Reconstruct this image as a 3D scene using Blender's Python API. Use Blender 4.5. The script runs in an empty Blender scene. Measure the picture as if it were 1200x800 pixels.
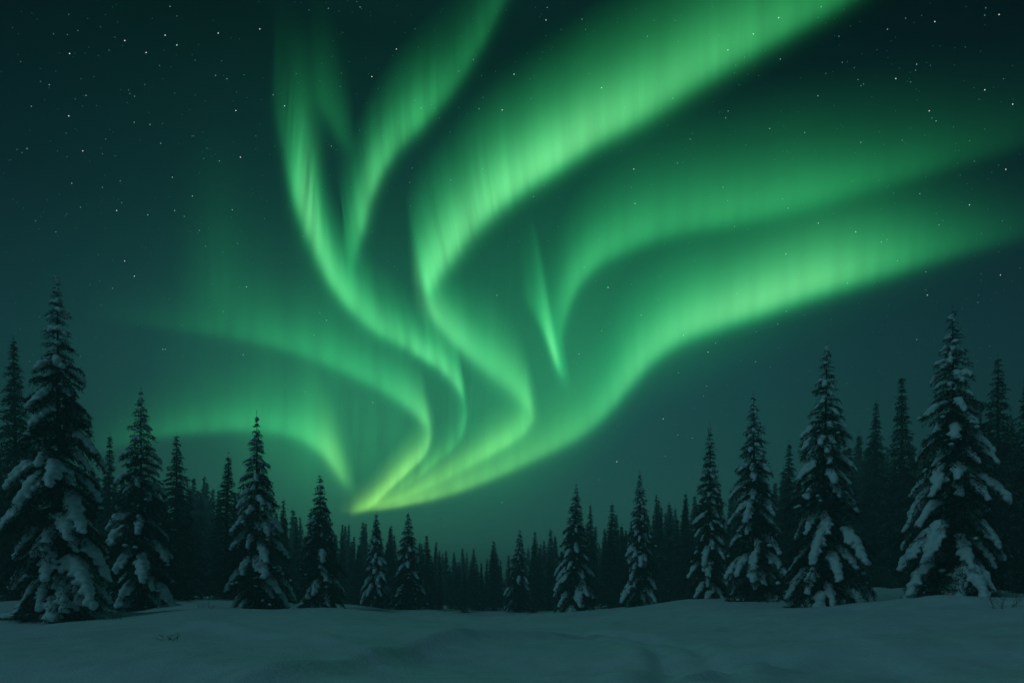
import bpy, math
import numpy as np
from mathutils import Vector

# ------------------------------------------------------------------ reset
for blk in (bpy.data.objects, bpy.data.meshes, bpy.data.materials, bpy.data.lights, bpy.data.cameras):
    for b in list(blk):
        blk.remove(b)
sc = bpy.context.scene
col = sc.collection

# ------------------------------------------------------------------ camera
F, CX, HY = 800.0, 600.0, 690.0          # focal length, centre and horizon row of the 1200x800 photograph
EYE = 1.80                                # eye height above the clearing
cam_d = bpy.data.cameras.new('camera')
cam = bpy.data.objects.new('camera', cam_d)
col.objects.link(cam)
cam.location = (0, 0, EYE)
cam.rotation_euler = (math.radians(90), 0, 0)
cam_d.sensor_width = 36
cam_d.lens = 24
cam_d.shift_y = (HY - 400) / 1200
cam_d.clip_start = 0.1
cam_d.clip_end = 120000
sc.camera = cam

# ------------------------------------------------------------------ night sky
world = bpy.data.worlds.new('World')
sc.world = world
world.use_nodes = True
wt = world.node_tree
wt.nodes.clear()


def N(t, kind, **kw):
    n = t.nodes.new(kind)
    for k, v in kw.items():
        setattr(n, k, v)
    return n


def ramp(t, stops, interp='LINEAR'):
    r = N(t, 'ShaderNodeValToRGB')
    e = r.color_ramp.elements
    while len(e) < len(stops):
        e.new(0.5)
    for el, (p, c) in zip(e, stops):
        el.position = p
        el.color = (c[0], c[1], c[2], 1)
    r.color_ramp.interpolation = interp
    return r


def math_node(t, op, a, b=None, clamp=False):
    n = N(t, 'ShaderNodeMath', operation=op, use_clamp=clamp)
    for i, v in enumerate((a, b)):
        if v is None:
            continue
        if isinstance(v, (int, float)):
            n.inputs[i].default_value = v
        else:
            t.links.new(v, n.inputs[i])
    return n.outputs[0]


L = wt.links.new
tc = N(wt, 'ShaderNodeTexCoord')
sep = N(wt, 'ShaderNodeSeparateXYZ')
L(tc.outputs['Generated'], sep.inputs[0])
up = math_node(wt, 'MAXIMUM', sep.outputs['Z'], 0.0)
base = ramp(wt, [(0.0, (.026, .112, .096)), (0.10, (.0180, .084, .080)), (0.18, (.0125, .062, .066)), (0.30, (.0085, .047, .056)),
                 (0.45, (.0030, .019, .025)), (0.62, (.0005, .0030, .0055)), (0.80, (.0030, .018, .027)),
                 (1.0, (.006, .034, .048))])
L(up, base.inputs[0])
# airglow round the aurora's part of the sky, fading sideways and behind
d0 = Vector((-0.06, 1.0, 0.32)).normalized()
dot = N(wt, 'ShaderNodeVectorMath', operation='DOT_PRODUCT')
L(tc.outputs['Generated'], dot.inputs[0])
dot.inputs[1].default_value = d0
lobe = math_node(wt, 'POWER', math_node(wt, 'MAXIMUM', dot.outputs['Value'], 0.0), 9.0)
glow = N(wt, 'ShaderNodeMix', data_type='RGBA', blend_type='ADD')
glow.inputs['Factor'].default_value = 1.0
gcol = N(wt, 'ShaderNodeMix', data_type='RGBA', blend_type='MIX')
gcol.inputs['A'].default_value = (0, 0, 0, 1)
gcol.inputs['B'].default_value = (.0022, .031, .019, 1)
L(lobe, gcol.inputs['Factor'])
L(base.outputs[0], glow.inputs['A'])
L(gcol.outputs['Result'], glow.inputs['B'])
# light of the aurora scattered in the low air under its brightest part
dot2 = N(wt, 'ShaderNodeVectorMath', operation='DOT_PRODUCT')
L(tc.outputs['Generated'], dot2.inputs[0])
dot2.inputs[1].default_value = Vector((-0.24, 1.0, 0.12)).normalized()
lobe2 = math_node(wt, 'POWER', math_node(wt, 'MAXIMUM', dot2.outputs['Value'], 0.0), 32.0)
gcol2 = N(wt, 'ShaderNodeMix', data_type='RGBA', blend_type='MIX')
gcol2.inputs['A'].default_value = (0, 0, 0, 1)
gcol2.inputs['B'].default_value = (.010, .080, .024, 1)
L(lobe2, gcol2.inputs['Factor'])
glow2 = N(wt, 'ShaderNodeMix', data_type='RGBA', blend_type='ADD')
glow2.inputs['Factor'].default_value = 1.0
L(glow.outputs['Result'], glow2.inputs['A'])
L(gcol2.outputs['Result'], glow2.inputs['B'])
# the sky is darker off to the sides of the aurora
side = ramp(wt, [(0.0, (1.0, 1.0, 1.0)), (0.55, (.50, .50, .55)), (0.72, (.50, .50, .54)), (0.86, (.74, .74, .76)), (0.96, (1, 1, 1))])
L(math_node(wt, 'MAXIMUM', dot.outputs['Value'], 0.0), side.inputs[0])
mul = N(wt, 'ShaderNodeMix', data_type='RGBA', blend_type='MULTIPLY')
mul.inputs['Factor'].default_value = 1.0
L(glow2.outputs['Result'], mul.inputs['A'])
L(side.outputs[0], mul.inputs['B'])
bg = N(wt, 'ShaderNodeBackground')
bg.inputs['Strength'].default_value = 1.0
L(mul.outputs['Result'], bg.inputs['Color'])
wo = N(wt, 'ShaderNodeOutputWorld')
L(bg.outputs[0], wo.inputs['Surface'])

# veiled moon behind the camera: the only lamp
moon_d = bpy.data.lights.new('moon', 'SUN')
moon = bpy.data.objects.new('moon', moon_d)
col.objects.link(moon)
moon_d.energy = 0.30
moon_d.color = (.28, .84, 1.0)
moon_d.angle = math.radians(24)
moon.rotation_euler = Vector((0.60, 0.48, -0.78)).to_track_quat('-Z', 'Y').to_euler()
moon.location = (0, -30, 60)

sc.view_settings.view_transform = 'Standard'
sc.view_settings.look = 'None'
sc.view_settings.exposure = 0.0
sc.view_settings.gamma = 1.0
sc.view_settings.use_curve_mapping = False
sc.render.engine = 'CYCLES'
sc.cycles.transparent_max_bounces = 320
sc.cycles.max_bounces = 5
sc.cycles.diffuse_bounces = 3
sc.cycles.volume_bounces = 0
sc.cycles.use_adaptive_sampling = False
sc.cycles.use_denoising = True
sc.cycles.denoising_prefilter = 'ACCURATE'
sc.render.film_transparent = False


# ------------------------------------------------------------------ helpers
def mesh_obj(name, V, faces_list, mats, parent=None, smooth=False, matidx=None):
    """V (n,3); faces_list: list of integer arrays (m,3) or (m,4)."""
    me = bpy.data.meshes.new(name)
    V = np.ascontiguousarray(V, dtype=np.float32)
    me.vertices.add(len(V))
    me.vertices.foreach_set('co', V.ravel())
    loops = np.concatenate([f.ravel() for f in faces_list]).astype(np.int32)
    tot = np.concatenate([np.full(len(f), f.shape[1], np.int32) for f in faces_list])
    st = np.concatenate([[0], np.cumsum(tot)[:-1]]).astype(np.int32)
    me.loops.add(len(loops))
    me.loops.foreach_set('vertex_index', loops)
    me.polygons.add(len(tot))
    me.polygons.foreach_set('loop_start', st)
    me.polygons.foreach_set('loop_total', tot)
    if smooth:
        me.polygons.foreach_set('use_smooth', np.ones(len(tot), bool))
    me.update(calc_edges=True)
    for m in (mats if isinstance(mats, (list, tuple)) else [mats]):
        me.materials.append(m)
    if matidx is not None:
        me.polygons.foreach_set('material_index', matidx.astype(np.int32))
    o = bpy.data.objects.new(name, me)
    col.objects.link(o)
    if parent:
        o.parent = parent
    return o


def tag(o, label=None, cat=None, group=None, kind=None):
    if label:
        o['label'] = label
    if cat:
        o['category'] = cat
    if group:
        o['group'] = group
    if kind:
        o['kind'] = kind
    return o


def tube(P, R, k=6):
    """open tube along the points P with the radii R"""
    P = np.asarray(P, float)
    R = np.asarray(R, float)
    n = len(P)
    T = np.gradient(P, axis=0)
    T /= np.linalg.norm(T, axis=1)[:, None] + 1e-9
    ref = np.array([1.0, 0, 0]) if abs(T[0, 0]) < .8 else np.array([0, 1.0, 0])
    A = np.cross(T, ref)
    A /= np.linalg.norm(A, axis=1)[:, None] + 1e-9
    B = np.cross(T, A)
    ph = np.linspace(0, 2 * np.pi, k, endpoint=False)
    V = (P[:, None] + R[:, None, None] * (np.cos(ph)[None, :, None] * A[:, None] + np.sin(ph)[None, :, None] * B[:, None])).reshape(-1, 3)
    i = np.arange(n - 1)[:, None] * k
    j = np.arange(k)[None]
    j2 = (j + 1) % k
    Fq = np.stack([i + j, i + j2, i + k + j2, i + k + j], -1).reshape(-1, 4)
    return V, Fq


def join(parts):
    off, Vs, Fs = 0, [], []
    for V, Fq in parts:
        Vs.append(V)
        Fs.append(Fq + off)
        off += len(V)
    return np.concatenate(Vs), np.concatenate(Fs)


def rnd_noise(rng, k=8):
    """a smooth pseudo-random function of two variables (sum of sines)"""
    a = rng.uniform(0, 2 * np.pi, k)
    p = rng.uniform(0, 2 * np.pi, k)
    s = rng.uniform(.6, 1.7, k)

    def f(x, y):
        r = 0
        for i in range(k):
            r = r + np.sin((x * np.cos(a[i]) + y * np.sin(a[i])) * s[i] + p[i])
        return r / k ** .5
    return f


# ------------------------------------------------------------------ materials
def new_mat(name):
    m = bpy.data.materials.new(name)
    m.use_nodes = True
    return m, m.node_tree, m.node_tree.nodes['Principled BSDF']


def snow_material(name, tint, scale, bump):
    m, t, b = new_mat(name)
    tc = N(t, 'ShaderNodeTexCoord')
    n1 = N(t, 'ShaderNodeTexNoise')
    n1.inputs['Scale'].default_value = scale
    n1.inputs['Detail'].default_value = 6
    n1.inputs['Roughness'].default_value = .6
    t.links.new(tc.outputs['Object'], n1.inputs['Vector'])
    r = ramp(t, [(.3, tuple(c * .84 for c in tint)), (.7, tint)])
    t.links.new(n1.outputs['Fac'], r.inputs[0])
    t.links.new(r.outputs[0], b.inputs['Base Color'])
    n2 = N(t, 'ShaderNodeTexNoise')
    n2.inputs['Scale'].default_value = scale * 7
    n2.inputs['Detail'].default_value = 5
    t.links.new(tc.outputs['Object'], n2.inputs['Vector'])
    bp = N(t, 'ShaderNodeBump')
    bp.inputs['Strength'].default_value = bump
    bp.inputs['Distance'].default_value = .05
    t.links.new(n2.outputs['Fac'], bp.inputs['Height'])
    t.links.new(bp.outputs[0], b.inputs['Normal'])
    b.inputs['Roughness'].default_value = .75
    b.inputs['Specular IOR Level'].default_value = .25
    return m


M_ground = snow_material('snow_ground', (.74, .78, .80), 1.3, .75)
M_snow = snow_material('snow_pillow', (.80, .83, .85), 3.0, .45)


def needle_material(name, dark, lite, frost, frost_at, scale):
    m, t, b = new_mat(name)
    tc = N(t, 'ShaderNodeTexCoord')
    n = N(t, 'ShaderNodeTexNoise')
    n.inputs['Scale'].default_value = 1.6
    t.links.new(tc.outputs['Object'], n.inputs['Vector'])
    r = ramp(t, [(.3, dark), (.7, lite)])
    t.links.new(n.outputs['Fac'], r.inputs[0])
    n2 = N(t, 'ShaderNodeTexNoise')
    n2.inputs['Scale'].default_value = scale
    n2.inputs['Detail'].default_value = 3
    t.links.new(tc.outputs['Object'], n2.inputs['Vector'])
    f = ramp(t, [(frost_at, (0, 0, 0)), (frost_at + .16, (frost, frost, frost))])
    t.links.new(n2.outputs['Fac'], f.inputs[0])
    mx = N(t, 'ShaderNodeMix', data_type='RGBA')
    t.links.new(f.outputs[0], mx.inputs['Factor'])
    t.links.new(r.outputs[0], mx.inputs['A'])
    mx.inputs['B'].default_value = (.70, .74, .76, 1)
    t.links.new(mx.outputs['Result'], b.inputs['Base Color'])
    b.inputs['Roughness'].default_value = .85
    b.inputs['Specular IOR Level'].default_value = .15
    return m


M_needle = needle_material('spruce_needles', (.011, .021, .014), (.025, .041, .026), .30, .54, 3.6)
M_needle_mid = needle_material('frosted_needles', (.013, .024, .017), (.028, .045, .030), .32, .52, 3.2)
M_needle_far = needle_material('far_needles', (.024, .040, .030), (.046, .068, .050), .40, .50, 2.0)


def bark_material():
    m, t, b = new_mat('spruce_bark')
    tc = N(t, 'ShaderNodeTexCoord')
    mp = N(t, 'ShaderNodeMapping')
    mp.inputs['Scale'].default_value = (9, 9, 2)
    t.links.new(tc.outputs['Object'], mp.inputs[0])
    n = N(t, 'ShaderNodeTexNoise')
    n.inputs['Detail'].default_value = 6
    t.links.new(mp.outputs[0], n.inputs['Vector'])
    r = ramp(t, [(.3, (.020, .014, .010)), (.7, (.075, .055, .042))])
    t.links.new(n.outputs['Fac'], r.inputs[0])
    t.links.new(r.outputs[0], b.inputs['Base Color'])
    bp = N(t, 'ShaderNodeBump')
    bp.inputs['Strength'].default_value = .7
    t.links.new(n.outputs['Fac'], bp.inputs['Height'])
    t.links.new(bp.outputs[0], b.inputs['Normal'])
    b.inputs['Roughness'].default_value = .9
    return m


M_bark = bark_material()


def aurora_material():
    m = bpy.data.materials.new('aurora_light')
    m.use_nodes = True
    t = m.node_tree
    t.nodes.clear()

    def att(name):
        n = N(t, 'ShaderNodeAttribute')
        n.attribute_name = name
        return n.outputs['Fac']
    amount, rise, along, warmth, raying, core = (att(a) for a in ('amount', 'rise', 'along', 'warmth', 'raying', 'core'))
    prof = ramp(t, [(0, (0, 0, 0)), (.05, (.08,) * 3), (.11, (.38,) * 3), (.17, (.78,) * 3), (.23, (1,) * 3), (.32, (.90,) * 3),
                    (.45, (.62,) * 3), (.60, (.36,) * 3), (.75, (.17,) * 3), (.88, (.06,) * 3), (1, (0, 0, 0))])
    t.links.new(rise, prof.inputs[0])

    def rays(scale, detail):
        n = N(t, 'ShaderNodeTexNoise', noise_dimensions='2D')
        n.inputs['Scale'].default_value = 1
        n.inputs['Detail'].default_value = detail
        cb = N(t, 'ShaderNodeCombineXYZ')
        t.links.new(math_node(t, 'MULTIPLY', along, scale), cb.inputs[0])
        t.links.new(math_node(t, 'MULTIPLY', rise, .8), cb.inputs[1])
        t.links.new(cb.outputs[0], n.inputs['Vector'])
        return math_node(t, 'MULTIPLY', math_node(t, 'SUBTRACT', n.outputs['Fac'], .5), 2.6)
    fine = math_node(t, 'ADD', rays(.075, 2.5), math_node(t, 'MULTIPLY', rays(.018, 1), .8))
    mod = math_node(t, 'ADD', 1.0, math_node(t, 'MULTIPLY', fine, raying))
    mod = math_node(t, 'MAXIMUM', mod, .05)
    inten = math_node(t, 'MULTIPLY', math_node(t, 'MULTIPLY', prof.outputs[0], amount), mod)
    c1 = N(t, 'ShaderNodeMix', data_type='RGBA')
    c1.inputs['A'].default_value = (.045, 1, .27, 1)
    c1.inputs['B'].default_value = (.23, 1, .34, 1)
    t.links.new(math_node(t, 'POWER', math_node(t, 'MULTIPLY', core, prof.outputs[0], True), 1.6), c1.inputs['Factor'])
    c2 = N(t, 'ShaderNodeMix', data_type='RGBA')
    c2.inputs['B'].default_value = (.52, 1, .07, 1)
    t.links.new(c1.outputs['Result'], c2.inputs['A'])
    t.links.new(warmth, c2.inputs['Factor'])
    em = N(t, 'ShaderNodeEmission')
    t.links.new(c2.outputs['Result'], em.inputs['Color'])
    t.links.new(inten, em.inputs['Strength'])
    tr = N(t, 'ShaderNodeBsdfTransparent')
    ad = N(t, 'ShaderNodeAddShader')
    t.links.new(em.outputs[0], ad.inputs[0])
    t.links.new(tr.outputs[0], ad.inputs[1])
    o = N(t, 'ShaderNodeOutputMaterial')
    t.links.new(ad.outputs[0], o.inputs['Surface'])
    m.cycles.emission_sampling = 'NONE'
    return m


M_aurora = aurora_material()


def star_material():
    m = bpy.data.materials.new('starlight')
    m.use_nodes = True
    t = m.node_tree
    t.nodes.clear()
    a = N(t, 'ShaderNodeAttribute')
    a.attribute_name = 'bright'
    e = N(t, 'ShaderNodeEmission')
    c = ramp(t, [(0, (.10, .55, .45)), (.25, (.45, .9, .8)), (1, (1, .97, .9))])
    t.links.new(a.outputs['Fac'], c.inputs[0])
    t.links.new(c.outputs[0], e.inputs['Color'])
    t.links.new(a.outputs['Fac'], e.inputs['Strength'])
    o = N(t, 'ShaderNodeOutputMaterial')
    df = N(t, 'ShaderNodeBsdfDiffuse')
    t.links.new(c.outputs[0], df.inputs['Color'])
    ad = N(t, 'ShaderNodeAddShader')
    t.links.new(e.outputs[0], ad.inputs[0])
    t.links.new(df.outputs[0], ad.inputs[1])
    t.links.new(ad.outputs[0], o.inputs['Surface'])
    m.cycles.emission_sampling = 'NONE'
    return m


M_star = star_material()

# ------------------------------------------------------------------ terrain
# heights of the snow (px column, px row of the photograph's ground there, distance in metres)
CTRL = [(70, 730, 32), (166, 712, 42), (302, 716, 45), (375, 716, 55), (441, 716, 65), (478, 718, 64), (609, 719, 75),
        (674, 716, 62), (750, 715, 60), (832, 704, 50), (884, 709, 46), (966, 714, 38), (1118, 703, 33),
        (600, 800, 13.2), (350, 800, 13), (100, 800, 13.5), (900, 800, 13), (1150, 800, 13.5), (-100, 780, 15), (1300, 780, 15),
        (600, 760, 20.5), (300, 760, 20), (0, 752, 24), (900, 756, 21), (1160, 745, 23), (600, 738, 32), (800, 735, 31),
        (600, 713, 90), (720, 712, 88), (540, 712, 95), (400, 714, 75), (205, 699, 52), (130, 706, 46), (250, 703, 60),
        (850, 700, 64), (1050, 686, 56), (1180, 688, 46), (1010, 690, 62), (760, 706, 78), (1210, 701, 36), (-60, 712, 40),
        (0, 695, 75), (200, 700, 95), (400, 709, 120), (600, 709, 140), (800, 703, 120), (1000, 690, 95), (1200, 682, 75),
        (0, 690, 180), (300, 698, 200), (600, 700, 240), (900, 694, 200), (1200, 688, 180)]
cx = np.array([(p[0] - CX) / F * p[2] for p in CTRL])
cy = np.array([p[2] for p in CTRL], float)
cz = np.array([(HY - p[1]) / F * p[2] + EYE for p in CTRL])
cth = np.arctan2(cx, cy)
clr = np.log(np.hypot(cx, cy))
rg = np.random.default_rng(5)
nz1, nz2, nz3 = rnd_noise(rg), rnd_noise(rg), rnd_noise(rg)
TRACK = np.array([(520, 741), (600, 738), (680, 738), (740, 743), (785, 753), (812, 770), (822, 795), (815, 840), (780, 930), (700, 1200)], float)
_td = 1440.0 / (TRACK[:, 1] - HY)
TRACK_W = np.stack([(TRACK[:, 0] - CX) / F * _td, _td], 1)


def from_photo(P):
    P = np.array(P, float)
    d = 1440.0 / (P[:, 1] - HY)
    return np.stack([(P[:, 0] - CX) / F * d, d], 1)


# long wind crests: one gentle side, one steep side
CRESTS = [(from_photo([(180, 815), (330, 789), (420, 771), (480, 758), (560, 747), (650, 742)]), .22, 2.2, .45),
          (from_photo([(850, 792), (950, 770), (1010, 766), (1090, 778), (1200, 800)]), .16, 2.0, .5),
          (from_photo([(90, 752), (220, 744), (330, 752), (400, 764)]), .18, 1.8, .6),
          (from_photo([(380, 731), (520, 727), (700, 729), (860, 724)]), .22, 3.5, 1.0),
          (from_photo([(880, 737), (1000, 732), (1100, 738)]), .18, 2.2, .7)]


def polyline_signed(x, y, P):
    best = np.full(x.shape, 1e9)
    sgn = np.zeros(x.shape)
    for a, b in zip(P[:-1], P[1:]):
        d = b - a
        l2 = (d ** 2).sum()
        t = np.clip(((x - a[0]) * d[0] + (y - a[1]) * d[1]) / l2, 0, 1)
        dx, dy = x - a[0] - t * d[0], y - a[1] - t * d[1]
        q = np.hypot(dx, dy)
        s = np.sign(d[0] * dy - d[1] * dx)
        m = q < best
        best = np.where(m, q, best)
        sgn = np.where(m, s, sgn)
    return best, sgn


def ground_z(x, y, detail=True):
    x = np.asarray(x, float)
    y = np.asarray(y, float)
    th = np.arctan2(x, y)
    r = np.hypot(x, y)
    lr = np.log(np.maximum(r, 6.0))
    num = np.zeros(x.shape)
    den = np.full(x.shape, 1e-7)
    for a, l, z in zip(cth, clr, cz):
        w = np.exp(-((th - a) / .085) ** 2 - ((lr - l) / .20) ** 2) + 2e-4 / (1 + ((th - a) / .3) ** 2 + ((lr - l) / .5) ** 2)
        num += w * z
        den += w
    z = num / den
    if detail:
        fade = 1 / (1 + (r / 70) ** 2)
        # wind-built drifts: long soft crests with a steeper lee
        u = (x * .35 + y * .94) * .62 + 1.3 * nz1(x * .16, y * .16)
        cr = (np.sin(u) + .35 * np.sin(2 * u + .8)) * (.5 + .5 * np.tanh(nz2(x * .10, y * .14)))
        z = z + fade * (.46 * cr + .42 * nz2(x * .20, y * .28) + .11 * nz3(x * .60, y * .80) + .020 * nz1(x * 2.0, y * 2.6) + .007 * nz2(x * 6.1, y * 7.3))
        for P, hgt, wide, steep in CRESTS:
            q, s = polyline_signed(x, y, P)
            z = z + 1.5 * hgt * np.where(s > 0, np.exp(-q / wide), np.exp(-(q / steep) ** 1.5))
        q, s = polyline_signed(x, y, TRACK_W)
        groove = -.075 * np.exp(-((q - .62) / .30) ** 2) + .030 * np.exp(-((q - 1.35) / .35) ** 2) - .02 * np.exp(-(q / .5) ** 2)
        z = z + 2.0 * groove * (.75 + .5 * nz3(x * .9, y * .9))
    return z


def sinh_axis(n, near, far):
    k = np.linspace(-1, 1, n)
    a = np.arcsinh(far / near)
    return near * np.sinh(a * k)


gx = sinh_axis(560, 9.0, 420.0)
gy = 18 + sinh_axis(620, 11.0, 420.0)
GX, GY = np.meshgrid(gx, gy, indexing='ij')
GZ = ground_z(GX, GY)
V = np.stack([GX, GY, GZ], -1).reshape(-1, 3)
ni, nj = GX.shape
ii, jj = np.meshgrid(np.arange(ni - 1), np.arange(nj - 1), indexing='ij')
q = ii * nj + jj
Fq = np.stack([q, q + nj, q + nj + 1, q + 1], -1).reshape(-1, 4)
ground = mesh_obj('ground', V, [Fq], M_ground, smooth=True)
tag(ground, kind='structure')

# ------------------------------------------------------------------ haze: the night air
hz_m = bpy.data.materials.new('haze_air')
hz_m.use_nodes = True
ht = hz_m.node_tree
ht.nodes.clear()
pv = N(ht, 'ShaderNodeVolumePrincipled')
pv.inputs['Color'].default_value = (.72, .90, .94, 1)
pv.inputs['Density'].default_value = .0047
pv.inputs['Anisotropy'].default_value = 0.0
ho = N(ht, 'ShaderNodeOutputMaterial')
ht.links.new(pv.outputs[0], ho.inputs['Volume'])
hv = np.array([(x, y, z) for x in (-432, 432) for y in (-414, 450) for z in (float(GZ.min()) - 1.0, 19.0)])
hf = np.array([(0, 1, 3, 2), (4, 6, 7, 5), (0, 4, 5, 1), (2, 3, 7, 6), (0, 2, 6, 4), (1, 5, 7, 3)])
haze = mesh_obj('haze', hv, [hf], hz_m)
tag(haze, kind='stuff')

# ------------------------------------------------------------------ spruces
ICO_V = ICO_F = None


def ico():
    global ICO_V, ICO_F
    if ICO_V is None:
        p = (1 + 5 ** .5) / 2
        v = [(-1, p, 0), (1, p, 0), (-1, -p, 0), (1, -p, 0), (0, -1, p), (0, 1, p), (0, -1, -p), (0, 1, -p), (p, 0, -1), (p, 0, 1), (-p, 0, -1), (-p, 0, 1)]
        f = [(0, 11, 5), (0, 5, 1), (0, 1, 7), (0, 7, 10), (0, 10, 11), (1, 5, 9), (5, 11, 4), (11, 10, 2), (10, 7, 6), (7, 1, 8),
             (3, 9, 4), (3, 4, 2), (3, 2, 6), (3, 6, 8), (3, 8, 9), (4, 9, 5), (2, 4, 11), (6, 2, 10), (8, 6, 7), (9, 8, 1)]
        v = [np.array(a, float) / np.linalg.norm(a) for a in v]
        cache, g = {}, []

        def mid(a, b):
            k = (min(a, b), max(a, b))
            if k not in cache:
                m = v[a] + v[b]
                v.append(m / np.linalg.norm(m))
                cache[k] = len(v) - 1
            return cache[k]
        for a, b, c in f:
            x, y, z = mid(a, b), mid(b, c), mid(c, a)
            g += [(a, x, z), (b, y, x), (c, z, y), (x, y, z)]
        ICO_V, ICO_F = np.array(v), np.array(g)
    return ICO_V, ICO_F


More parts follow.
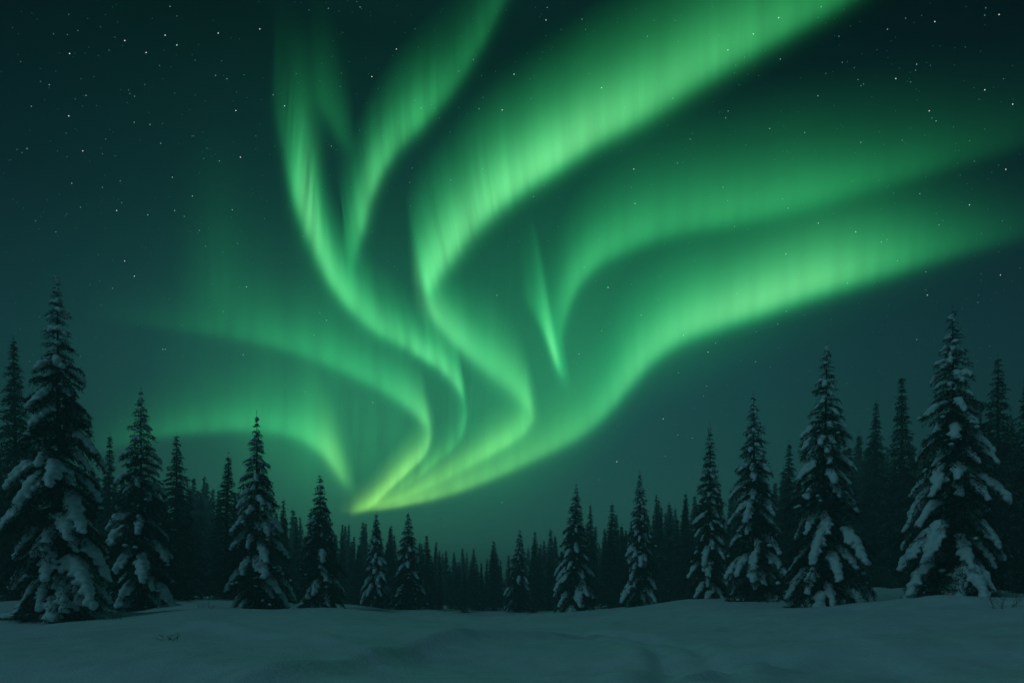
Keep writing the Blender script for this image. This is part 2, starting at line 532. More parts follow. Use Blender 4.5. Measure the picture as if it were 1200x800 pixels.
def spruce_data(H, R, rng, step=.42, nbr=6, twig_step=.15, blade=(.20, .034), density=26, clear=.05, power=.86, ragged=.26,
                snow=0.5, top_snow=.5, droop=.50, inner=.12):
    """skeleton of a spruce: trunk, branches with side twigs, needle blades and the balls of snow lying on them"""
    out = {}
    lean = rng.normal(0, .006, 2) * H
    ph = rng.uniform(0, 6.28)

    def axis(z):
        k = z / H
        return np.stack([lean[0] * k ** 2 + .02 * np.sin(3 * k + ph), lean[1] * k ** 2 + .02 * np.cos(2.3 * k + ph)], -1)
    zt = np.linspace(-.35, H * .985, 22)
    P = np.concatenate([axis(np.maximum(zt, 0)), zt[:, None]], 1)
    r0 = .0135 * H + .03
    out['trunk'] = tube(P, r0 * np.maximum(1 - np.maximum(zt, 0) / (H * 1.01), .03) + r0 * .35 * np.exp(-np.maximum(zt, 0) / .35), 8)
    # branches
    tw_s, tw_d, tw_l, tw_sag = [], [], [], []
    wood = []
    balls_c, balls_r = [], []
    z = H * clear
    level = 0
    tier = rng.uniform(0, 6.28)
    while z < H * .985:
        k = z / H
        Lk = R * (1 - k) ** power * (1.08 if k > .23 else .62 + 2.0 * k) * (1 - .15 * max(k - .6, 0) / .4)
        Lk *= 1 + ragged * .55 * math.sin(level * 1.9 + tier)
        Lk = max(Lk, .05)
        nb = nbr if k < .9 else max(3, nbr - 2)
        a0 = rng.uniform(0, 6.28)
        for b in range(nb):
            az = a0 + 6.283 * b / nb + rng.normal(0, .22)
            Lb = Lk * rng.uniform(1 - ragged, 1 + ragged * .6)
            zb = z + rng.normal(0, step * .22)
            slope = -.16 - .9 * max(.16 - k, 0) + .85 * max(k - .35, 0) + rng.normal(0, .08)         # drooping below, raised at the top
            heavy = rng.random() < snow * (.62 if k < .14 else .98 if k < .66 else .75)
            dr = droop * (1.35 if heavy else 1.05) * (1 - .45 * k)
            h = np.array([math.cos(az), math.sin(az)])
            side = np.array([-h[1], h[0], 0])
            us = np.linspace(0, 1, 8)
            ex = rng.uniform(1.8, 2.5)
            bend = rng.normal(0, .10)
            a_xy = axis(np.array([max(zb, 0)]))[0]

            def bp(u):
                u = np.asarray(u, float)
                rr = Lb * u * (1 - .10 * u)
                x = a_xy[0] + h[0] * rr - h[1] * bend * Lb * u ** 2
                y = a_xy[1] + h[1] * rr + h[0] * bend * Lb * u ** 2
                zz = zb + Lb * (slope * u - dr * u ** ex)
                return np.stack([x, y, zz], -1)
            Pb = bp(us)
            if Pb[-1, 2] < .04:
                Pb[:, 2] = np.maximum(Pb[:, 2], .04 + .02 * rng.random())
            wood.append(tube(Pb, np.linspace(.010 + .010 * Lb, .004, 8), 4))
            # side twigs
            nt = max(3, int(Lb / twig_step))
            ut = np.linspace(inner, .97, nt) + rng.normal(0, .02, nt)
            for s in (-1, 1):
                st = bp(np.clip(ut, 0, 1))
                st[:, 2] = np.maximum(st[:, 2], .05)
                fwd = np.gradient(st, axis=0) if nt > 1 else np.tile([h[0], h[1], slope], (nt, 1))
                fwd /= np.linalg.norm(fwd, axis=1)[:, None] + 1e-9
                ang = rng.uniform(.75, 1.15, nt)
                dd = fwd * np.cos(ang)[:, None] + s * side * np.sin(ang)[:, None]
                dd[:, 2] -= rng.uniform(.05, .35, nt)
                dd /= np.linalg.norm(dd, axis=1)[:, None]
                ll = (.12 + Lb * .40 * np.sin(np.pi * np.clip(.12 + ut * .84, 0, 1)) ** .8) * rng.uniform(.6, 1.15, nt)
                tw_s.append(st)
                tw_d.append(dd)
                tw_l.append(ll)
                tw_sag.append(rng.uniform(.10, .45, nt) * (1.2 if heavy else .8))
                if heavy and k < .93:
                    for p0, d, l, u in zip(st, dd, ll, ut):
                        if u < .40 or rng.random() < .25:
                            continue
                        m = max(2, int(l / .11))
                        tt = np.linspace(0, rng.uniform(.30, .55), m)
                        c = p0 + d * (l * tt)[:, None]
                        c[:, 2] -= .30 * l * tt ** 2
                        rr = np.minimum((.045 + .042 * Lb) * (1 - .45 * tt), .14) * rng.uniform(.75, 1.2, m)
                        c[:, 2] += .45 * rr
                        c += rng.normal(0, .02, c.shape)
                        balls_c.append(c)
                        balls_r.append(rr)
            # hanging twigs under the branch
            nh = max(2, int(Lb / (twig_step * 1.6)))
            uh = rng.uniform(.15, .98, nh)
            st = bp(uh)
            dd = np.stack([h[0] * .35 + rng.normal(0, .25, nh), h[1] * .35 + rng.normal(0, .25, nh), -np.ones(nh) * .9], 1)
            dd /= np.linalg.norm(dd, axis=1)[:, None]
            tw_s.append(st)
            tw_d.append(dd)
            tw_l.append(rng.uniform(.10, .30, nh) * (1 + .12 * Lb) * min(1, .45 + .4 * Lb))
            tw_sag.append(np.full(nh, .1))
            # the branch itself carries needles
            m = 4
            uu = np.linspace(.15, 1, m + 1)
            Q = bp(uu)
            d = Q[1:] - Q[:-1]
            l = np.linalg.norm(d, axis=1)
            tw_s.append(Q[:-1])
            tw_d.append(d / (l[:, None] + 1e-9))
            tw_l.append(l)
            tw_sag.append(np.zeros(m))
            if not heavy and snow > .2 and rng.random() < (.40 if k < .75 else .22):
                m = rng.integers(1, 4)
                uu = np.sort(rng.uniform(.55, 1.0, m))
                c = bp(uu) + rng.normal(0, .04 + .04 * Lb, (m, 3)) * np.array([1, 1, .15])
                c[:, 2] = np.maximum(c[:, 2], .05) + .03
                balls_c.append(c)
                balls_r.append(rng.uniform(.06, .10, m) * (1 + .25 * Lb))
            if heavy:
                m = max(3, int(Lb * 9))
                uu = np.linspace(rng.uniform(.32, .55) if Lb > .6 else .3, 1.0, m)
                c = bp(uu)
                c[:, 2] = np.maximum(c[:, 2], .05)
                rr = np.minimum(.06 + .060 * Lb, .20) * (.55 + .6 * np.sin(np.pi * np.clip(uu * .9, 0, 1))) * rng.uniform(.8, 1.2, m)
                c[:, 2] += .5 * rr
                c += rng.normal(0, .025, c.shape) * np.array([1, 1, .4])
                balls_c.append(c)
                balls_r.append(rr)
        z += step * (1.15 - .62 * k) * rng.uniform(.85, 1.15)
        level += 1
    # leader with a cap of snow
    zl = np.linspace(H * .93, H * 1.015, 6)
    Q = np.concatenate([axis(zl), zl[:, None]], 1)
    tw_s.append(Q[:-1])
    tw_d.append(np.tile([0, 0, 1.0], (5, 1)))
    tw_l.append(np.diff(zl))
    tw_sag.append(np.zeros(5))
    if top_snow > 0:
        for zc in (H * .998, H * .985, H * .965):
            if rng.random() < top_snow:
                c = np.concatenate([axis(np.array([zc])), [[zc]]], 1) + rng.normal(0, .03, (1, 3))
                balls_c.append(c)
                balls_r.append(np.array([rng.uniform(.07, .13)]))
    S, D, Ln, G = np.concatenate(tw_s), np.concatenate(tw_d), np.concatenate(tw_l), np.concatenate(tw_sag)
    # needle blades
    cnt = np.maximum(2, rng.poisson(Ln * density))
    idx = np.repeat(np.arange(len(Ln)), cnt)
    n = len(idx)
    t = rng.random(n) * 1.02
    p = S[idx] + D[idx] * (Ln[idx] * t)[:, None]
    p[:, 2] -= G[idx] * Ln[idx] * t ** 2
    d = D[idx] * .75 + rng.normal(0, .55, (n, 3))
    d[:, 2] -= .22
    tip = 1 - .50 * np.clip((p[:, 2] / H - .62) / .38, 0, 1)
    d /= np.linalg.norm(d, axis=1)[:, None]
    w = np.cross(d, rng.normal(0, 1, (n, 3)))
    w /= np.linalg.norm(w, axis=1)[:, None] + 1e-9
    bl = tip * blade[0] * rng.uniform(.55, 1.3, n) * np.minimum(1, .35 + 1.1 * Ln[idx] / .5)
    bw = blade[1] * rng.uniform(.7, 1.3, n) * (.5 + .5 * tip)
    p[:, 2] = np.maximum(p[:, 2], .03)
    Vb = np.stack([p - w * bw[:, None] * .5, p + w * bw[:, None] * .5, p + d * bl[:, None]], 1).reshape(-1, 3)
    Fb = np.arange(n * 3).reshape(-1, 3)
    out['needles'] = (Vb, Fb)
    out['wood'] = join(wood)
    if balls_c:
        out['balls'] = (np.concatenate(balls_c), np.concatenate(balls_r))
    return out


def snow_mesh(name, balls, rng, voxel, parent, smooth_it=3):
    C, Rr = balls
    iv, fi = ico()
    n = len(C)
    sc3 = np.stack([Rr * rng.uniform(.9, 1.3, n), Rr * rng.uniform(.9, 1.3, n), Rr * rng.uniform(.60, .85, n)], 1)
    V = (C[:, None] + iv[None] * sc3[:, None]).reshape(-1, 3)
    Fx = (fi[None] + (np.arange(n) * len(iv))[:, None, None]).reshape(-1, 3)
    o = mesh_obj(name, V, [Fx], M_snow, parent)
    md = o.modifiers.new('weld', 'REMESH')
    md.mode = 'VOXEL'
    md.voxel_size = voxel
    md.use_smooth_shade = True
    ms = o.modifiers.new('soft', 'SMOOTH')
    ms.factor = .5
    ms.iterations = smooth_it
    dg = bpy.context.evaluated_depsgraph_get()
    me = bpy.data.meshes.new_from_object(o.evaluated_get(dg))
    old = o.data
    o.modifiers.clear()
    o.data = me
    bpy.data.meshes.remove(old)
    me.name = name
    if not me.materials:
        me.materials.append(M_snow)
    me.polygons.foreach_set('use_smooth', np.ones(len(me.polygons), bool))
    return o


def split_pillows(o, keep=90, min_verts=60):
    """every separate pillow of snow becomes a part of its own, the crumbs stay together"""
    me = o.data
    n = len(me.vertices)
    co = np.empty(n * 3, np.float32)
    me.vertices.foreach_get('co', co)
    co = co.reshape(-1, 3)
    e = np.empty(len(me.edges) * 2, np.int32)
    me.edges.foreach_get('vertices', e)
    e = e.reshape(-1, 2)
    lab = np.arange(n)
    while True:
        new = lab.copy()
        m = np.minimum(lab[e[:, 0]], lab[e[:, 1]])
        np.minimum.at(new, e[:, 0], m)
        np.minimum.at(new, e[:, 1], m)
        new = new[new]
        if (new == lab).all():
            break
        lab = new
    lt = np.empty(len(me.polygons), np.int32)
    me.polygons.foreach_get('loop_total', lt)
    li = np.empty(len(me.loops), np.int32)
    me.loops.foreach_get('vertex_index', li)
    st = np.concatenate([[0], np.cumsum(lt)[:-1]])
    ids, cnt = np.unique(lab, return_counts=True)
    order = np.argsort(-cnt)
    big = [ids[k] for k in order[:keep] if cnt[k] >= min_verts]
    fl = lab[li[st]]

    def piece(name, mask):
        fs = []
        for q in (3, 4):
            w = np.where(mask & (lt == q))[0]
            if len(w):
                fs.append(li[st[w][:, None] + np.arange(q)[None]])
        if not fs:
            return None
        used = np.unique(np.concatenate([f.ravel() for f in fs]))
        mp = np.full(n, -1, np.int64)
        mp[used] = np.arange(len(used))
        return mesh_obj(name, co[used], [mp[f] for f in fs], M_snow, o.parent, smooth=True)
    for b in big:
        piece('snow_pillow', fl == b)
    rest = piece('snow', ~np.isin(fl, big))
    if rest:
        rest['kind'] = 'stuff'
    bpy.data.objects.remove(o)
    bpy.data.meshes.remove(me)


def build_spruce(name, H, R, seed, mat, voxel=.06, smooth_it=2, pillows=False, **kw):
    rng = np.random.default_rng(seed)
    d = spruce_data(H, R, rng, **kw)
    root = bpy.data.objects.new(name, None)
    root.empty_display_size = .5
    col.objects.link(root)
    mesh_obj('trunk', d['trunk'][0], [d['trunk'][1]], M_bark, root, smooth=True)
    nv, nf = d['needles']
    wv, wf = d['wood']
    V = np.concatenate([nv, wv])
    mi = np.concatenate([np.zeros(len(nf)), np.ones(len(wf))])
    crown = mesh_obj('crown', V, [nf, wf + len(nv)], [mat, M_bark], root, matidx=mi)
    if 'balls' in d:
        so = snow_mesh('snow', d['balls'], rng, voxel, root, smooth_it)
        if pillows:
            split_pillows(so)
        else:
            so['kind'] = 'stuff'
    return root


def copy_tree(o, parent=None):
    c = o.copy()
    col.objects.link(c)
    if parent:
        c.parent = parent
    for ch in list(o.children):
        copy_tree(ch, c)
    return c


def place(root, px, d, sx=1.0, sz=1.0, rot=0.0, sink=.06):
    x = (px - CX) / F * d
    root.location = (x, d, float(ground_z(np.array([x]), np.array([d]))[0]) - sink)
    root.rotation_euler = (0, 0, rot)
    root.scale = (sx, sx, sz)


def height_for(px, ytop, d):
    x = (px - CX) / F * d
    g = float(ground_z(np.array([x]), np.array([d]))[0])
    return (HY - ytop) / F * d + EYE - g


# the snow-laden spruces round the clearing: (px, top row, half width px, distance, snow, label, extra)
G_SNOWY = 'snow-laden spruces round the clearing'
HERO = [
    (70, 326, 63, 32, .52, 'tallest snow-laden spruce at the left edge, with thick snow pillows and a white tip', dict(nbr=7, step=.60, clear=.05, droop=.56, top_snow=1)),
    (166, 458, 44, 42, .42, 'snowy spruce standing just right of the tallest spruce on the left bank', dict(nbr=7, step=.52, clear=.055)),
    (302, 484, 40, 45, .50, 'slender-topped snowy spruce alone below the glow of the lowest aurora arc', dict(nbr=7, step=.50, power=.95, clear=.055)),
    (375, 555, 30, 55, .34, 'medium conical spruce lightly dusted with snow, right of the slender-topped spruce', dict(step=.38)),
    (441, 601, 19, 65, .50, 'small snowy spruce on the left of the close pair under the bright yellow glow', dict(step=.36)),
    (478, 600, 23, 64, .22, 'small dark spruce on the right of the close pair under the bright yellow glow', dict(step=.34)),
    (609, 620, 18, 75, .25, 'smallest spruce at the middle of the clearing edge, dark with little snow', dict(step=.34)),
    (674, 568, 27, 62, .42, 'bushy snowy spruce right of the smallest middle spruce, snow on its lower half', dict(step=.38)),
    (750, 553, 23, 60, .48, 'narrow pointed spruce with a white snowy skirt, right of the middle of the clearing', dict(step=.38)),
    (832, 498, 26, 50, .34, 'narrow dark spruce with a bare lower trunk and one drooping branch to the snow', dict(step=.42, clear=.075, power=.9)),
    (884, 460, 37, 46, .45, 'broad snowy spruce standing left of the one with the bare trunk and white tip', dict(nbr=7, step=.52, clear=.055)),
    (966, 405, 52, 38, .56, 'tall heavily snowed spruce with a bare trunk foot and white tip, right of clearing', dict(nbr=7, step=.60, clear=.09, droop=.58, top_snow=1)),
    (1118, 358, 60, 33, .58, 'largest snow-laden spruce near the right edge, with broad drooping white boughs', dict(nbr=7, step=.62, clear=.09, droop=.56, top_snow=.3)),
]
for i, (px, yt, hw, d, sn, lab, ex) in enumerate(HERO):
    H = height_for(px, yt, d) + .06
    kw = dict(snow=sn)
    kw.update(ex)
    big = d < 48
    r = build_spruce('spruce_tree', H, hw / F * d * 1.18, 100 + i * 7, M_needle, voxel=.05 if big else .06, pillows=d < 70,
                     blade=(.21, .034) if big else (.24, .045), density=30 if big else 22, **kw)
    place(r, px, d)
    tag(r, lab, 'spruce', G_SNOWY)

# darker spruces behind them, each at its own place
G_MID = 'dark spruces standing behind the snowy ones'
MIDPROTO = []
for s in range(5):
    r = build_spruce('dark_spruce_tree', 12.0, (1.75, 1.55, 1.9, 1.45, 1.65)[s], 500 + s, M_needle_mid, step=.36, nbr=6, twig_step=.20,
                     blade=(.26, .055), density=17, snow=0, top_snow=0, voxel=.08, clear=.03,
                     power=(1.0, 1.1, .95, 1.1, 1.0)[s], ragged=.30)
    MIDPROTO.append((r, (1.75, 1.55, 1.9, 1.45, 1.65)[s]))
MID = [
    (18, 397, 34, 47, 'tall dark spruce at the left picture edge, half hidden by the tallest snowy spruce'),
    (127, 508, 19, 60, 'thin dark spruce tip showing between the two big snowy spruces on the left'),
    (207, 508, 27, 52, 'dark pointed spruce in the gap right of the second snowy spruce from the left'),
    (265, 533, 25, 58, 'dark spruce directly left of the slender-topped snowy spruce'),
    (332, 583, 14, 72, 'short dark spruce between the slender-topped snowy spruce and the conical dusted one'),
    (457, 617, 10, 82, 'thin pale spruce showing between the close pair under the yellow glow'),
    (500, 626, 14, 76, 'dark spruce directly right of the close pair under the yellow glow'),
    (555, 642, 11, 88, 'small slim spruce left of its twin-sized neighbour in the low middle forest'),
    (578, 633, 14, 84, 'spindly pointed spruce just left of the smallest spruce at the clearing edge'),
    (627, 621, 12, 80, 'slim spruce close behind the right side of the smallest spruce at the clearing edge'),
    (692, 590, 12, 82, 'slim spruce rising close behind the right side of the bushy snowy spruce'),
    (716, 589, 17, 72, 'dark spruce midway between the bushy spruce and the one with the white skirt'),
    (769, 578, 12, 82, 'slim hazy spruce close behind the right side of the spruce with the white skirt'),
    (803, 577, 16, 72, 'dark spruce in the gap left of the narrow spruce with the bare trunk'),
    (925, 517, 21, 60, 'dark spruce filling the gap left of the tall spruce with the white tip'),
    (1025, 470, 24, 60, 'tall dim spruce right of the tall one with the white tip'),
    (1057, 438, 27, 54, 'tall dark spruce with a dusted top directly left of the largest right spruce'),
    (1170, 417, 34, 46, 'tall dark spruce behind the right side of the largest right spruce'),
    (1203, 440, 30, 43, 'dark spruce cut off by the right picture edge'),
]
rg = np.random.default_rng(77)
used = set()
for i, (px, yt, hw, d, lab) in enumerate(MID):
    k = i % 5
    src, R0 = MIDPROTO[k]
    r = src if k not in used else copy_tree(src)
    used.add(k)
    H = height_for(px, yt, d) + .06
    place(r, px, d, sx=1.45 * hw / F * d / R0, sz=H / 12.0, rot=rg.uniform(0, 6.28))
    tag(r, lab, 'spruce', G_MID)

# the hazy forest wall behind the clearing
SKYX = [-120, 0, 60, 150, 200, 232, 260, 300, 345, 400, 426, 460, 520, 560, 600, 650, 700, 760, 795, 830, 880, 950, 1005, 1060, 1130, 1200, 1320]
SKYY = [515, 525, 540, 556, 560, 553, 562, 582, 588, 606, 604, 620, 637, 643, 641, 622, 606, 590, 582, 578, 556, 540, 500, 515, 495, 480, 470]
FARPROTO = []
for s in range(9):
    R0 = (1.25, 1.05, 1.4, 1.15, .95, 1.3, 1.5, 1.1, 1.0)[s]
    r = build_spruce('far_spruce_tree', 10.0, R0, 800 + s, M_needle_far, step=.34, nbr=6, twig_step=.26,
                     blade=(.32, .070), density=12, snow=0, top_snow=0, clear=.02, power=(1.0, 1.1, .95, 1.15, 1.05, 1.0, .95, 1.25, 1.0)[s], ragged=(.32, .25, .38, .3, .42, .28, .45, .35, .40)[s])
    FARPROTO.append((r, R0))
rg = np.random.default_rng(2024)
front = [(h[0], h[1], h[2]) for h in HERO] + [(m[0], m[1], m[2]) for m in MID]
xs = np.concatenate([np.linspace(-60, 380, 98), np.linspace(382, 830, 165), np.linspace(833, 1262, 88)])
used = set()
n_far = 0
for i, px in enumerate(xs):
    px = px + rg.normal(0, 3.0)
    row = i % 3
    d = (80, 106, 140)[row] + rg.uniform(-8, 8)
    yt = np.interp(px, SKYX, SKYY) + (abs(rg.normal(0, 14)) + (14, 5, 0)[row]) - 4 * (rg.random() < .2)
    hid = False
    for (fx, fy, fw) in front:
        fb = 705
        half = fw * .72 * np.clip((yt + 8 - fy) / (fb - fy), 0, 1) if yt > fy else 0
        if abs(px - fx) < half - 3:
            hid = True
    if hid:
        continue
    k = int(rg.integers(0, 9))
    src, R0 = FARPROTO[k]
    r = src if k not in used else copy_tree(src)
    used.add(k)
    H = height_for(px, yt, d)
    hw = rg.uniform(.115, .175) * H
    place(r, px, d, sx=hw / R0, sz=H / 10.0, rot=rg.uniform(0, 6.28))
    r.rotation_euler[0] = rg.normal(0, .018)
    r.rotation_euler[1] = rg.normal(0, .018)
    tag(r, 'slim dark spruce in the hazy forest wall behind the clearing', 'spruce', 'spruces of the hazy forest wall')
    n_far += 1
print('far trees', n_far)


# ------------------------------------------------------------------ bare twigs poking out of the snow
def twig_material():
    m, t, b = new_mat('dry_twig')
    n = N(t, 'ShaderNodeTexNoise')
    n.inputs['Scale'].default_value = 14
    r = ramp(t, [(.3, (.030, .022, .016)), (.7, (.085, .065, .05))])
    t.links.new(n.outputs['Fac'], r.inputs[0])
    t.links.new(r.outputs[0], b.inputs['Base Color'])
    b.inputs['Roughness'].default_value = .9
    return m


M_twig = twig_material()


def shrub(px, d, seed, n, h, spread, label, name='bare_shrub'):
    rng = np.random.default_rng(seed)
    parts = []
    for i in range(n):
        az = rng.uniform(0, 6.28)
        hh = h * rng.uniform(.5, 1.1)
        out = spread * rng.uniform(.3, 1.1)
        b0 = np.array([rng.normal(0, spread * .35), rng.normal(0, spread * .25), -.12])
        u = np.linspace(0, 1, 7)
        cur = rng.uniform(.8, 1.8)
        P = b0 + np.stack([np.cos(az) * out * u ** cur, np.sin(az) * out * u ** cur, (hh + .12) * (u - .18 * u ** 3)], 1)
        P += rng.normal(0, .008, P.shape)
        parts.append(tube(P, np.linspace(.009, .003, 7), 4))
        for j in range(rng.integers(2, 5)):
            k = rng.integers(2, 6)
            dd = rng.normal(0, .5, 3)
            dd[2] = abs(dd[2]) + .35
            ln = hh * rng.uniform(.18, .42)
            Q = P[k] + np.linspace(0, 1, 4)[:, None] * dd / np.linalg.norm(dd) * ln
            parts.append(tube(Q, np.linspace(.006, .002, 4), 3))
    V, Fq = join(parts)
    o = mesh_obj(name, V, [Fq], M_twig)
    x = (px - CX) / F * d
    o.location = (x, d, float(ground_z(np.array([x]), np.array([d]))[0]))
    tag(o, label, 'shrub', 'bare shrubs in the snow')
    return o


shrub(1178, 26.5, 1, 12, .85, .75, 'bare twiggy shrub in the snow at the lower right edge')
shrub(136, 30.0, 2, 11, .80, .55, 'bare shrub beside the foot of the tallest left spruce')
shrub(201, 22.5, 3, 9, .32, .42, 'low bare sprig in open snow below the left spruces')
shrub(823, 49.0, 4, 8, 1.1, .5, 'dry sticks under the narrow spruce with the bare trunk')
shrub(240, 40.0, 5, 8, .45, .9, 'sparse dry stalks on the snow bank left of the slender-topped spruce')
shrub(1060, 36.0, 6, 4, .30, .35, 'few short stalks in the snow left of the largest right spruce')

# ------------------------------------------------------------------ stars
STAR_R = 30000.0
rg = np.random.default_rng(9)
BR = []


def crop(ox, oy, k, lst, b):
    BR.extend([(ox + x / k, oy + y / k, b) for x, y in lst])


crop(0, 0, 4, [(326, 252), (585, 191), (685, 247), (774, 166), (829, 212), (1023, 156), (322, 544), (388, 708), (1106, 519), (1127, 737)], 1.0)
crop(0, 0, 4, [(127, 697), (403, 448), (147, 499), (1028, 754), (231, 398), (629, 574), (703, 584), (753, 672), (797, 31), (1011, 354), (1064, 370)], .42)
crop(0, 0, 4, [(748, 308), (603, 423), (609, 439), (190, 383), (322, 68), (830, 76), (915, 283), (316, 163), (251, 160), (365, 144), (679, 396), (907, 638),
               (970, 695), (955, 743), (80, 701), (103, 716), (1039, 286), (310, 625), (1144, 352), (495, 652)], .18)
crop(0, 200, 4, [(547, 187), (584, 423)], 1.0)
crop(0, 200, 4, [(693, 207), (808, 31), (902, 119), (1089, 184), (630, 494), (1155, 545), (336, 59), (819, 187)], .6)
crop(0, 200, 4, [(1113, 341), (167, 235), (563, 47), (964, 354), (934, 280), (1047, 660), (377, 171), (262, 287), (480, 78), (527, 551), (570, 150), (864, 214)], .3)
crop(300, 0, 4, [(18, 137), (134, 497), (658, 231), (543, 360), (1154, 516)], .95)
crop(300, 0, 4, [(774, 508), (1045, 511), (353, 685), (80, 445), (339, 40), (488, 34)], .42)
crop(600, 0, 4, [(10, 349), (420, 412), (571, 793), (1012, 235), (1131, 160), (159, 95)], .9)
crop(600, 0, 4, [(635, 171), (328, 91), (775, 765), (754, 461), (1002, 553), (165, 36), (1013, 521), (835, 653)], .4)
crop(900, 0, 4, [(50, 84), (782, 102), (1083, 69), (599, 369), (1016, 422), (756, 520), (1115, 794), (1147, 489)], 1.0)
crop(900, 0, 4, [(249, 33), (8, 603), (171, 622), (435, 667), (697, 302), (560, 138), (788, 568), (234, 450), (58, 278)], .5)
crop(900, 0, 4, [(348, 293), (436, 403), (669, 385), (1021, 38), (1016, 72), (629, 658), (967, 756), (422, 374), (448, 394), (692, 330), (768, 553), (645, 86), (333, 171)], .25)
crop(900, 200, 4, [(236, 246), (411, 287), (84, 390), (944, 160), (747, 583), (1090, 489)], .8)
crop(900, 200, 4, [(712, 108), (607, 422), (740, 474), (372, 527), (94, 176), (531, 334), (85, 658), (46, 718), (697, 791), (802, 254)], .45)
crop(600, 200, 4, [(577, 154), (605, 677), (804, 771), (450, 547)], .7)
crop(600, 200, 4, [(100, 122), (420, 750), (1055, 575), (338, 452), (1043, 262), (990, 78)], .35)
crop(700, 400, 4, [(519, 50), (309, 362), (92, 563)], .9)
crop(700, 400, 4, [(555, 8), (742, 95), (377, 438), (445, 452), (513, 210), (498, 256), (380, 146), (319, 537)], .4)
crop(150, 300, 2, [(15, 47), (278, 72), (865, 92), (1125, 73), (82, 218), (270, 231), (573, 343), (1057, 229), (1145, 481), (877, 577), (742, 632), (88, 218), (437, 185), (465, 150)], .6)
BR = np.array(BR)
dirs = np.stack([(BR[:, 0] - CX) / F, np.ones(len(BR)), (HY - BR[:, 1]) / F], 1)
bright = BR[:, 2]
nf = 14000
zf = rg.uniform(.03, 1, nf)
af = rg.uniform(0, 2 * np.pi, nf)
rf = np.sqrt(1 - zf ** 2)
df = np.stack([rf * np.cos(af), rf * np.sin(af), zf], 1)
bf = .03 + .16 * rg.random(nf) ** 5 + .25 * (rg.random(nf) > .992)
dirs = np.concatenate([dirs, df])
bright = np.concatenate([bright, bf])
dn = dirs / np.linalg.norm(dirs, axis=1)[:, None]
cosang = np.abs(dn[:, 1])
size = np.where(bright > .7, .54, np.where(bright > .16, .50, .48)) / F * STAR_R * (.75 + .25 * cosang)
octv = np.array([(1, 0, 0), (-1, 0, 0), (0, 1, 0), (0, -1, 0), (0, 0, 1), (0, 0, -1)], float)
octf = np.array([(0, 2, 4), (2, 1, 4), (1, 3, 4), (3, 0, 4), (2, 0, 5), (1, 2, 5), (3, 1, 5), (0, 3, 5)])
V = (dn[:, None] * STAR_R + octv[None] * size[:, None, None]).reshape(-1, 3) + np.array([0, 0, EYE])
Fs = (octf[None] + (np.arange(len(dn)) * 6)[:, None, None]).reshape(-1, 3)
stars = mesh_obj('stars', V, [Fs], M_star)
at = stars.data.attributes.new('bright', 'FLOAT', 'POINT')
at.data.foreach_set('value', np.repeat(bright, 6).astype(np.float32))
tag(stars, 'countless tiny white and pale green stars scattered over the night sky', 'stars', kind='stuff')

# ------------------------------------------------------------------ aurora: luminous curtains hanging far beyond the forest
ALT = 1500.0                                # height of the curtains' lower hem above the eye


def spline(P, n):
    P = np.asarray(P, float)
    seg = np.hypot(*np.diff(P[:, :2], axis=0).T)
    s = np.concatenate([[0], np.cumsum(seg ** .75)])
    T = np.linspace(0, s[-1], n)
    k = np.clip(np.searchsorted(s, T, 'right') - 1, 0, len(P) - 2)
    m = np.gradient(P, s, axis=0)
    h = (s[k + 1] - s[k])[:, None]
    u = ((T - s[k])[:, None]) / h
    h00, h10, h01, h11 = 2 * u ** 3 - 3 * u ** 2 + 1, u ** 3 - 2 * u ** 2 + u, -2 * u ** 3 + 3 * u ** 2, u ** 3 - u ** 2
    return h00 * P[k] + h10 * h * m[k] + h01 * P[k + 1] + h11 * h * m[k + 1]


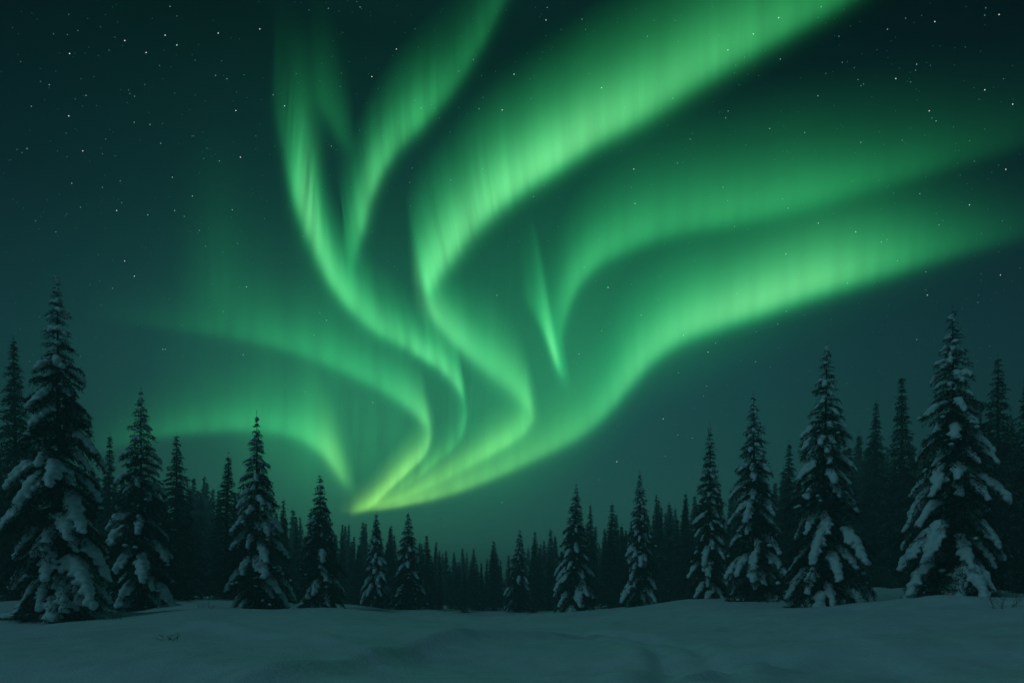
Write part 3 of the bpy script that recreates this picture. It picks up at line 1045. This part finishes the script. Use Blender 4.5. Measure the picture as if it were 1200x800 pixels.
def curtain(label, pts, raying, seed, sheets=15, thick=20.0, gain=1.0, fan=.10, crisp=1.0):
    """pts: hem points seen from the clearing (column, row, brightness, height of the rays, lean, warmth)"""
    rng = np.random.default_rng(seed)
    P = np.array([tuple(p) + (0,) * (6 - len(p)) for p in pts], float)
    n, rows = 300, 8
    t = np.linspace(0, 1, rows)
    Vs, Fs, A = [], [], {k: [] for k in ('amount', 'rise', 'along', 'warmth', 'raying', 'core')}
    off = 0
    C = spline(P, n)
    amp = np.maximum(C[:, 2], 0)
    al = np.concatenate([[0], np.cumsum(np.hypot(np.diff(C[:, 0]), np.diff(C[:, 1])))])
    tg = np.gradient(C[:, :2], axis=0)
    tg /= np.linalg.norm(tg, axis=1)[:, None] + 1e-9
    ker = np.hanning(15) / np.hanning(15).sum()
    pad = np.pad(tg, ((7, 7), (0, 0)), 'edge')
    nrm = np.stack([-np.convolve(pad[:, 1], ker, 'valid'), np.convolve(pad[:, 0], ker, 'valid')], 1)
    wk = [(rng.uniform(.5, 1.5), rng.uniform(30, 90), rng.uniform(0, 6.28), rng.uniform(-.8, .8)) for _ in range(4)]
    vk = [(rng.uniform(.02, .05), rng.uniform(40, 110), rng.uniform(0, 6.28), rng.uniform(-.8, .8)) for _ in range(3)]
    a0 = rng.uniform(0, 4000)
    ks = np.linspace(-1, 1, sheets)
    wgt = np.exp(-1.6 * ks ** 2)
    wgt /= wgt.sum()
    kc = np.linspace(-1, 1, 7)
    wc = np.exp(-1.4 * kc ** 2)
    wc /= wc.sum()
    # a broad soft body and, inside it, a narrow rayed core that keeps close to the hem
    layers = [(k, w * .72, 1.0, 1.0, 1.0) for k, w in zip(ks, wgt)] + [(k, w * .46 * crisp, .34, .56, 2.0) for k, w in zip(kc, wc)]
    for kk, wg, narrow, short, rayed in layers:
        wob = sum(a * np.sin(al / b + c + d * kk * 2) for a, b, c, d in wk)
        hv = 1 + sum(a * np.sin(al / b + c + d * kk * 2) for a, b, c, d in vk)
        hgt = np.maximum(C[:, 3], 10) * hv * short
        near = np.minimum(hgt / short / 120, 1.0)
        xe = C[:, 0] + kk * narrow * thick * .5 * nrm[:, 0] * near
        ye = C[:, 1] - (1 - short) * .10 * hgt / short + kk * narrow * thick * .5 * nrm[:, 1] * near + wob * near
        dist = ALT * F / (HY - np.minimum(ye, HY - 60))
        px = xe[:, None] + ((C[:, 4] + fan * narrow * kk) * hgt)[:, None] * t[None]
        py = ye[:, None] - hgt[:, None] * t[None]
        X = (px - CX) / F * dist[:, None]
        Y = np.repeat(dist[:, None], rows, 1)
        Z = (HY - py) / F * dist[:, None] + EYE
        Vs.append(np.stack([X, Y, Z], -1).reshape(-1, 3))
        i, j = np.meshgrid(np.arange(n - 1), np.arange(rows - 1), indexing='ij')
        q = off + i * rows + j
        Fs.append(np.stack([q, q + rows, q + rows + 1, q + 1], -1).reshape(-1, 4))
        off += n * rows
        rep = lambda a: np.repeat(a[:, None], rows, 1).ravel()
        A['amount'].append(rep(amp * (1 + .7 * np.clip(C[:, 5], 0, 1)) * gain * .66 * wg))
        A['core'].append(rep(np.minimum(amp, 1)))
        A['rise'].append(np.tile(t, n))
        A['along'].append(rep(al + a0 + 3 * kk))
        A['warmth'].append(rep(np.clip(C[:, 5], 0, 1)))
        A['raying'].append(rep(raying * rayed * np.interp(C[:, 0], [530, 660], [1.0, .35])))
    o = mesh_obj('aurora_curtain', np.concatenate(Vs), [np.concatenate(Fs)], M_aurora)
    for k, v in A.items():
        a = o.data.attributes.new(k, 'FLOAT', 'POINT')
        a.data.foreach_set('value', np.concatenate(v).astype(np.float32))
    tag(o, label, 'aurora', 'curtains of the aurora')
    return o


curtain('lowest right aurora band, bright green, sweeping down to the yellow glow above the forest',
        [(1330, 258, 0, 130), (1200, 292, .05, 135), (1120, 318, .20, 150), (1050, 340, .48, 165), (980, 362, .84, 170), (910, 382, 1.0, 170),
         (850, 398, .98, 165), (800, 417, .88, 160, -.03), (765, 442, .82, 150, -.06), (738, 471, .78, 140, -.08), (714, 497, .66, 120, -.10),
         (684, 522, .56, 110, -.10, .1), (645, 542, .54, 92, -.10, .2), (585, 567, .58, 74, -.08, .3), (520, 588, .64, 58, -.05, .45), (457, 600, .62, 38, 0, .6),
         (425, 604, .25, 34, 0, .7), (396, 605, 0, 30, 0, .8)], .20, 1, thick=26)
curtain('dim broad aurora band across the right, between the two brightest bands',
        [(1330, 150, 0, 160), (1200, 190, .04, 160), (1100, 220, .12, 170), (1000, 248, .25, 180), (920, 270, .38, 180), (850, 285, .42, 170), (790, 297, .40, 165),
         (740, 312, .44, 155), (700, 330, .50, 140), (678, 352, .54, 125, -.08), (667, 376, .52, 115, -.14), (661, 404, .38, 120, -.2), (659, 440, .18, 140, -.2), (662, 470, 0, 130, -.2)], .20, 2, thick=28)
curtain('thin bright aurora streak hanging to a point near the middle of the sky',
        [(612, 362, 0, 110, -.06), (627, 386, .16, 135, -.09), (639, 412, .40, 170, -.12), (648, 436, .72, 195, -.14), (656, 456, .90, 205, -.15), (664, 465, .30, 190, -.16), (672, 465, 0, 170, -.16)], .40, 3, thick=13, fan=.05, gain=1.25)
curtain('widest aurora band from the top edge, curving through the centre into an S',
        [(1130, -80, .06, 190), (1010, 10, .26, 200), (940, 57, .44, 210), (880, 94, .58, 215), (820, 126, .70, 210), (760, 159, .82, 205), (700, 188, .96, 195, -.02),
         (650, 220, 1.1, 185, -.05), (605, 251, 1.15, 175, -.08), (572, 278, 1.15, 165, -.11), (547, 304, 1.15, 155, -.14), (527, 329, 1.15, 148, -.17), (511, 350, 1.1, 140, -.19),
         (503, 367, 1.05, 132, -.20), (509, 385, 1.08, 122, -.20), (523, 403, 1.02, 115, -.19), (542, 421, .92, 112, -.17), (567, 443, .82, 115, -.15), (590, 462, .80, 125, -.14, .05),
         (611, 480, .78, 112, -.12, .1), (625, 498, .76, 86, -.1, .15), (617, 516, .74, 84, -.08, .2), (592, 533, .68, 74, -.05, .3), (552, 554, .62, 64, 0, .35), (505, 576, .52, 52, 0, .45), (452, 594, .34, 34, 0, .6), (412, 602, 0, 28, 0, .7)], .26, 4, thick=40, fan=.12)
curtain('upper left aurora band from the top edge, second from the left',
        [(660, -60, .04, 170), (605, 0, .10, 150), (566, 70, .20, 140), (532, 120, .28, 135), (496, 160, .48, 145), (466, 190, .60, 138, -.03), (446, 220, .72, 132, -.06),
         (434, 252, .82, 135, -.08), (427, 284, .74, 140, -.11), (419, 316, .50, 150, -.13), (414, 345, .30, 160, -.13), (422, 372, 0, 150, -.13)], .26, 5, thick=36, fan=.18)
curtain('leftmost bright aurora curtain, rayed, trailing down into a hook',
        [(318, 130, 0, 170, .02), (329, 195, .16, 190, .03), (338, 245, .38, 225, .06), (348, 280, .76, 250, .07), (360, 308, .95, 255, .05), (374, 332, .85, 235, -.01), (392, 356, .80, 185, -.08), (414, 379, .74, 150, -.12),
         (440, 400, .70, 125, -.14), (470, 417, .72, 104, -.13), (501, 436, .78, 96, -.12), (524, 454, .84, 92, -.1), (540, 474, .86, 90, -.09), (546, 497, .55, 82, -.08),
         (541, 520, .32, 60, -.05, .1), (510, 550, .32, 50, 0, .25), (470, 578, .24, 40, 0, .4), (432, 598, 0, 34, 0, .5)], .42, 6, thick=30, fan=.16)
curtain('low left aurora arc ending in the bright yellow-green glow above the treetops',
        [(100, 378, 0, 70), (210, 398, .06, 90), (280, 410, .15, 105), (340, 424, .25, 110), (390, 442, .36, 105), (430, 461, .44, 100, -.05), (462, 478, .56, 96, -.10),
         (488, 498, .80, 94, -.14, .05), (505, 519, .92, 84, -.14, .15), (500, 539, .88, 64, -.06, .3), (480, 560, .92, 58, 0, .45), (455, 582, 1.0, 52, 0, .55), (433, 601, .72, 48, 0, .6), (408, 610, 0, 44, 0, .65)], .18, 7, thick=30)
curtain('lowest left aurora arc, short and hooked, just above the spruces',
        [(90, 548, 0, 80), (170, 526, .15, 95), (235, 518, .27, 95), (290, 517, .37, 95), (335, 522, .44, 92), (364, 535, .58, 100, -.02, .1), (384, 552, .80, 108, -.07, .2),
         (398, 571, .82, 112, -.10, .3), (408, 584, .35, 110, -.10, .3), (420, 590, 0, 105, -.10, .3)], .16, 8, thick=26)
curtain('faint wide green veil glowing behind all the other aurora bands',
        [(170, 500, 0, 280), (270, 560, .07, 340), (350, 605, .20, 400), (450, 635, .30, 450), (560, 625, .32, 470), (660, 575, .28, 460), (760, 490, .18, 420), (900, 440, .07, 370), (1080, 380, .02, 330), (1250, 320, 0, 300)],
        .24, 9, thick=56, crisp=0, gain=1.6)
curtain('faint vertical aurora pillar above the left spruces',
        [(200, 390, 0, 200), (238, 400, .05, 240), (262, 408, .085, 260, -.03), (292, 414, .05, 240), (330, 418, 0, 200)], .28, 10, thick=40, crisp=0, gain=1.4)
curtain('short faint aurora ray at the upper left, beside the leftmost curtain',
        [(366, 128, 0, 150, -.05), (380, 152, .12, 165, -.06), (393, 175, .16, 190, -.07), (406, 196, .12, 190, -.07), (420, 206, 0, 180, -.07)], .22, 11, thick=44, fan=.16)
